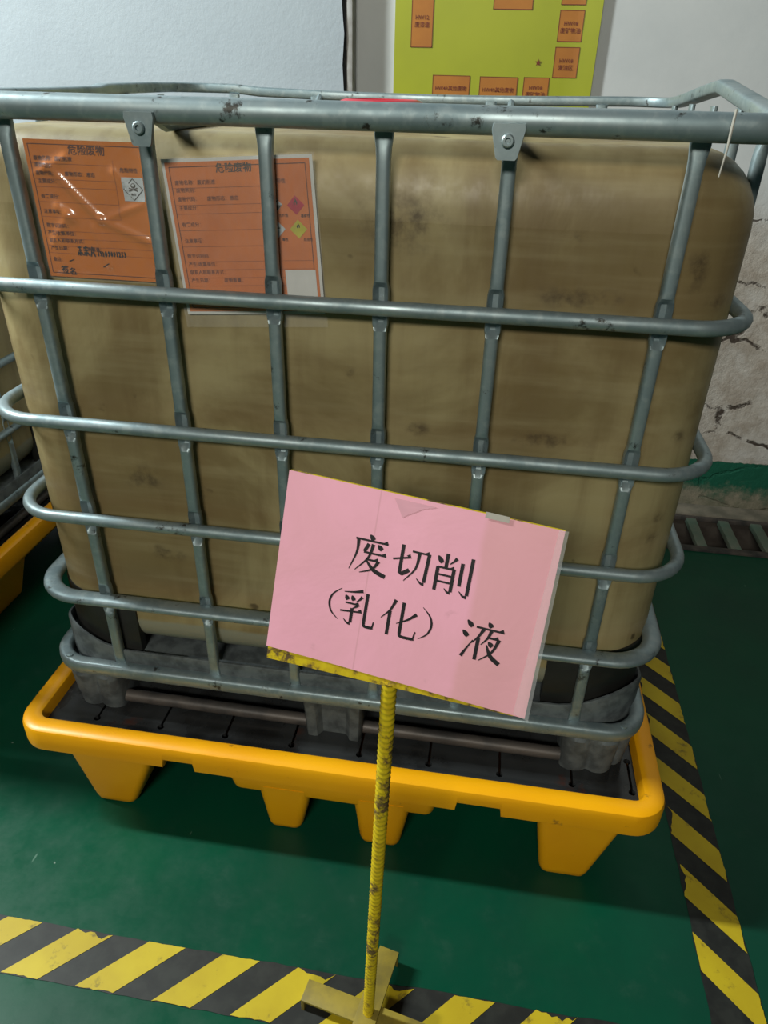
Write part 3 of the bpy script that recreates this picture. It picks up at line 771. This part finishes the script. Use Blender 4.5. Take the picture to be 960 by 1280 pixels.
for (a, b, c, d, tx) in boxes:
    V = [gp(a+(c-a)*i/8, v_, .001) for v_ in (b, d) for i in range(9)]
    bx = obj('printed_box', V, [(i, i+1, i+10, i+9) for i in range(8)], 'poster_box', po, smooth=False)
    pr = Print(gp, bx)
    for (u0, v0, u1, v1) in ((a, b, c, b+.0016), (a, d-.0016, c, d), (a, b, a+.0016, d), (c-.0016, b, c, d)): pr.rect('poster_ink', u0, v0, u1, v1, .0016, 8)
    for st, vv in tx:
        big = st.startswith('HW') and len(st) > 4
        pr.text('poster_ink', st, (a+c)/2, 1+vv-.006, .0150 if not big else .0145, .0022, True)
    pr.build({'poster_ink': 'lettering'})
pr = Print(gp, po)
pr.poly('poster_ink', [(.307+(.0105 if k % 2 == 0 else .0042)*math.sin(PI*k/5), 1.475+(.0105 if k % 2 == 0 else .0042)*math.cos(PI*k/5)) for k in range(10)], .0018)
pr.build({'poster_ink': 'star'})

# ------------------------------------------------------------------ standing sign
P0 = Vector((.176, -.391, .931)); ra, rb, rg = -.121, -.317, .054
R_ = Matrix.Rotation(ra, 3, 'Z') @ Matrix.Rotation(rb, 3, 'X') @ Matrix.Rotation(rg, 3, 'Y')
PB = Vector((.146, -.402, 0))
sg = thing('sign_stand', tuple(PB), 'yellow ribbed steel pole sign holding a pink laminated notice', 'sign')
B = lambda u, v, l: tuple(P0 + R_ @ Vector((u, -l, v)) - PB)
def bplate(name, quadp, l0, l1, mat, par, n=1):
    L = [[B(*p, l) for p in quadp] for l in (l0, l1)]
    return obj(name, *loft(L), mat, par, smooth=False)
bk = bplate('backing_plate', [(-.1495, -.1172), (.1377, -.1075), (.149, -.104), (.1495, .1060), (-.1505, .109)], -.004, 0, 'sign_yellow', sg)
# paper keeps its own local frame so its creases stay put
paper_e = obj('pink_paper', [(-.1512, -.1013, 0), (.1515, -.1061, 0), (.1495, .1058, 0), (-.1510, .1088, 0)], [(0, 1, 2, 3)], 'pink', sg, smooth=False)
nU, nV = 40, 28; V = []; F = []
def pw(u, v): return .0012 + .0005*math.sin(24*u+6*v)+.0002*math.sin(60*u)*math.sin(18*v)
def quadmap(s, t_):
    a = Vector((-.1512, -.1013)); b = Vector((.1515, -.1061)); c = Vector((.1495, .1058)); d = Vector((-.1510, .1088))
    return (a*(1-s)+b*s)*(1-t_)+(d*(1-s)+c*s)*t_
for j in range(nV+1):
    for i in range(nU+1):
        p = quadmap(i/nU, j/nV); V.append((p.x, p.y, pw(p.x, p.y)))
for j in range(nV):
    for i in range(nU): a = j*(nU+1)+i; F.append((a, a+1, a+nU+2, a+nU+1))
bpy.data.objects.remove(paper_e)
pp = obj('pink_paper', V, F, 'pink', sg, angle=80)
pm = Matrix.Translation(P0-PB) @ (R_ @ Matrix(((1, 0, 0), (0, 0, -1), (0, 1, 0)))).to_4x4()
pp.matrix_local = pm; tag(pp, 'pink laminated paper notice')
# clear sleeve reaching past the paper on one side, with a second sheet strip behind the fold
sl = obj('sleeve', [(.1385, -.1025, .0032), (.1555, -.1075, .0032), (.1530, .1065, .0032), (.1435, .1062, .0032), (.1385, -.1025, .0026), (.1555, -.1075, .0026), (.1530, .1065, .0026), (.1435, .1062, .0026)],
         [(0, 1, 2, 3), (7, 6, 5, 4), (0, 4, 5, 1), (2, 6, 7, 3), (1, 5, 6, 2), (3, 7, 4, 0)], 'sleeve', sg, smooth=False); sl.matrix_local = pm
cl = obj('clear_tape', [(.068, .1025, .0022), (.093, .1020, .0022), (.093, .1085, .0022), (.068, .1090, .0022)], [(0, 1, 2, 3)], 'string', sg, smooth=False); cl.matrix_local = pm
tp = [(-.030, .1030), (.018, .1025), (.004, .098), (-.012, .088), (-.018, .0835), (-.024, .094)]
cr = obj('torn_patch', [(a, b, pw(a, b)+.0003) for a, b in tp], [(0, 1, 2, 3, 4, 5)], simple('pale_pink_patch', (.70, .345, .42), (.64, .32, .39), 30, .5), sg, smooth=False); cr.matrix_local = pm
# brush-serif characters as stroke outlines on a 100 grid
def cat(pts, n=6):
    if len(pts) < 3: return [tuple(Vector(pts[0]).lerp(Vector(pts[1]), i/n)) for i in range(n+1)]
    out = []
    P = [pts[0]]+list(pts)+[pts[-1]]
    for i in range(1, len(P)-2):
        for k in range(n):
            t_ = k/n; a, b, c, d = P[i-1], P[i], P[i+1], P[i+2]
            out.append(tuple(.5*((2*b[q])+(-a[q]+c[q])*t_+(2*a[q]-5*b[q]+4*c[q]-d[q])*t_*t_+(-a[q]+3*b[q]-3*c[q]+d[q])*t_**3) for q in (0, 1)))
    out.append(tuple(pts[-1])); return out
GL = {
 'fei': [('D', (46, 99), (57, 87)), ('H', (12, 84), (93, 84)), ('P', (19, 85), (19, 50), (5, 4)), ('V', (46, 76), (37, 55)), ('H', (36, 54), (92, 54)), ('D', (68, 78), (80, 67)), ('P', (57, 77), (49, 42), (20, 5)), ('H', (44, 37), (75, 37)), ('P', (76, 38), (62, 15), (32, 1)), ('N', (44, 36), (66, 14), (97, 3))],
 'qie': [('H', (3, 52), (47, 65)), ('V', (24, 93), (24, 20)), ('N', (22, 24), (30, 20), (47, 33)), ('H', (48, 81), (91, 81)), ('V', (90, 83), (87, 10)), ('P', (88, 6), (80, 6), (68, 16)), ('P', (66, 80), (62, 40), (37, 3))],
 'xiao': [('V', (31, 98), (31, 62)), ('D', (9, 89), (21, 73)), ('P', (54, 91), (48, 82), (39, 73)), ('V', (12, 63), (12, 3)), ('H', (12, 62), (52, 62)), ('V', (51, 64), (51, 6)), ('P', (51, 4), (44, 4), (35, 12)), ('H', (12, 44), (50, 44), 0), ('H', (12, 27), (50, 27), 0), ('V', (69, 82), (69, 25)), ('V', (91, 98), (91, 6)), ('P', (91, 2), (82, 3), (71, 13))],
 'lp': [('A', (75, 92), (52, 70), (44, 45), (52, 18), (75, -2))],
 'rp': [('A', (25, 92), (48, 70), (56, 45), (48, 18), (25, -2))],
 'ru': [('P', (56, 98), (34, 91), (6, 86)), ('D', (11, 78), (19, 66)), ('D', (28, 80), (35, 67)), ('P', (56, 82), (50, 73), (42, 66)), ('H', (13, 58), (50, 58)), ('P', (49, 59), (42, 51), (33, 45)), ('V', (33, 46), (33, 6)), ('P', (33, 3), (25, 3), (14, 12)), ('H', (2, 33), (60, 40)), ('V', (69, 94), (69, 12)), ('K', (69, 14), (72, 5), (90, 5), (94, 7)), ('V', (93, 6), (95, 22), .5)],
 'hua': [('P', (35, 97), (24, 68), (3, 42)), ('V', (24, 66), (24, 1)), ('P', (92, 72), (72, 53), (44, 36)), ('V', (56, 95), (56, 12)), ('K', (56, 15), (60, 5), (88, 5), (94, 7)), ('V', (92, 6), (95, 26), .5)],
 'ye': [('D', (9, 94), (23, 80)), ('D', (2, 67), (16, 54)), ('N', (8, 2), (16, 20), (29, 48), -1), ('D', (58, 99), (67, 88)), ('H', (32, 82), (97, 82)), ('P', (50, 80), (41, 60), (27, 40)), ('V', (41, 58), (41, 1)), ('P', (68, 80), (62, 60), (49, 41)), ('H', (64, 62), (88, 62)), ('P', (89, 63), (77, 28), (50, 1)), ('D', (65, 52), (76, 42)), ('N', (62, 44), (76, 18), (99, 3))]}
def glyph(key, cx, cz, size):
    gr = []
    def mapf(u, v, l):
        x_, y_ = cx+(u-50)/100*size, cz+(v-50)/100*size
        return (x_, y_, pw(x_, y_)+.00012)
    V, F = [], []
    def ribbon(pts, wid):
        if len(pts) == 2:
            pts = [(pts[0][0]+(pts[1][0]-pts[0][0])*i/6, pts[0][1]+(pts[1][1]-pts[0][1])*i/6) for i in range(7)]; wid = [wid[0]+(wid[1]-wid[0])*i/6 for i in range(7)]
        n = len(pts); b = len(V)
        for i, (x, y) in enumerate(pts):
            a = pts[max(i-1, 0)]; c = pts[min(i+1, n-1)]; dx, dy = c[0]-a[0], c[1]-a[1]; l = math.hypot(dx, dy) or 1
            V.append(mapf(x-dy/l*wid[i]/2, y+dx/l*wid[i]/2, 0)); V.append(mapf(x+dy/l*wid[i]/2, y-dx/l*wid[i]/2, 0))
        for i in range(n-1): F.append((b+2*i, b+2*i+1, b+2*i+3, b+2*i+2))
    for st in GL[key]:
        k = st[0]; p = [q for q in st[1:] if isinstance(q, tuple)]; ex = [q for q in st[1:] if not isinstance(q, tuple)]
        if k == 'H':
            ribbon([p[0], p[1]], [5.2, 5.2])
            if not ex:
                x, y = p[1]; b = len(V)
                V.extend([mapf(x-12, y+2, 0), mapf(x+1, y-2.6, 0), mapf(x-3, y+8, 0)]); F.append((b, b+1, b+2))
        elif k == 'V': s = ex[0] if ex else 1; ribbon([p[0], p[1]], [9.0*s, 8.6*s])
        elif k == 'K': q = cat(p); ribbon(q, [8.0]*len(q))
        elif k == 'P': q = cat(p); n = len(q); ribbon(q, [9.5-7.6*i/(n-1) for i in range(n)])
        elif k == 'N':
            q = cat(p); n = len(q)
            ribbon(q, [2.5+8.5*math.sin(min(1, i/(n-1)*1.12)*PI*.62) if not ex else 9.0-7*i/(n-1) for i in range(n)])
        elif k == 'D': q = cat(p); n = len(q); ribbon(q, [2.5+9.5*math.sin(PI*.78*i/(n-1)) for i in range(n)])
        elif k == 'A': q = cat(p); n = len(q); ribbon(q, [1.5+5.0*math.sin(PI*i/(n-1)) for i in range(n)])
    o = obj('character', V, F, 'ink', sg, smooth=False); o.matrix_local = pm
for key, x, z, s in (('fei', -.0474, .0349, .0455), ('qie', .0004, .0358, .0445), ('xiao', .0463, .0343, .0450), ('lp', -.0815, -.0268, .040), ('ru', -.0496, -.0289, .0430), ('hua', -.0024, -.0293, .0440), ('rp', .0315, -.0262, .040), ('ye', .0901, -.031, .0460)): glyph(key, x, z, s)
# ribbed pole
top = P0 + R_ @ Vector((-.002, .004, -.106)) - PB; bot = Vector((0, 0, .004))
V, F = [], []; n = 12; NR = 420
ax = (top-bot).normalized(); uu = ax.cross(Vector((0, 1, 0))).normalized(); vv = ax.cross(uu)
for i in range(NR+1):
    p = bot+(top-bot)*i/NR
    for k in range(n):
        a = 2*PI*k/n; h = i/NR*(top-bot).length
        rib = max(0, math.sin(2*PI*(h/.0095 + .5*math.sin(a)*.6)))**.6 * abs(math.cos(a*1.0+.4))**.5
        lon = .0010*max(0, math.cos(2*(a-.3)))**8
        V.append(p+(.0078+.0017*rib+lon)*(math.cos(a)*uu+math.sin(a)*vv))
for i in range(NR):
    for k in range(n): l = (k+1) % n; F.append((i*n+k, i*n+l, (i+1)*n+l, (i+1)*n+k))
F.append(tuple(range(n))); F.append(tuple(NR*n+k for k in range(n)))
obj('pole', V, F, 'sign_yellow', sg, angle=70)
# crossed base of flat bars with turned-down ends
def bar(ang, la, lb, z0, nm):
    c, s = math.cos(ang), math.sin(ang); bm = bmesh.new()
    box_bm(bm, -la, lb, -.0185, .0185, z0, z0+.006, .0012)
    for e in (-la, lb): box_bm(bm, min(e, e-math.copysign(.006, e)), max(e, e-math.copysign(.006, e)), -.0185, .0185, 0, z0+.004, .001)
    bmesh.ops.rotate(bm, verts=bm.verts, cent=(0, 0, 0), matrix=Matrix.Rotation(ang, 3, 'Z'))
    return bobj(nm, bm, 'sign_base', sg)
bar(math.radians(79), .125, .112, .034, 'base_bar'); bar(math.radians(-10), .118, .12, .028, 'base_bar')

# ------------------------------------------------------------------ small things
V, F = tube([(.492, -.027, 1.392), (.4905, -.032, 1.372), (.4905, -.033, 1.35), (.489, -.031, 1.322)], [.0016, .0018, .0013, .0009], 6)
st = obj('plastic_string', V, F, 'string'); tag(st, 'thin pale string hanging from the top cage rail', 'string')
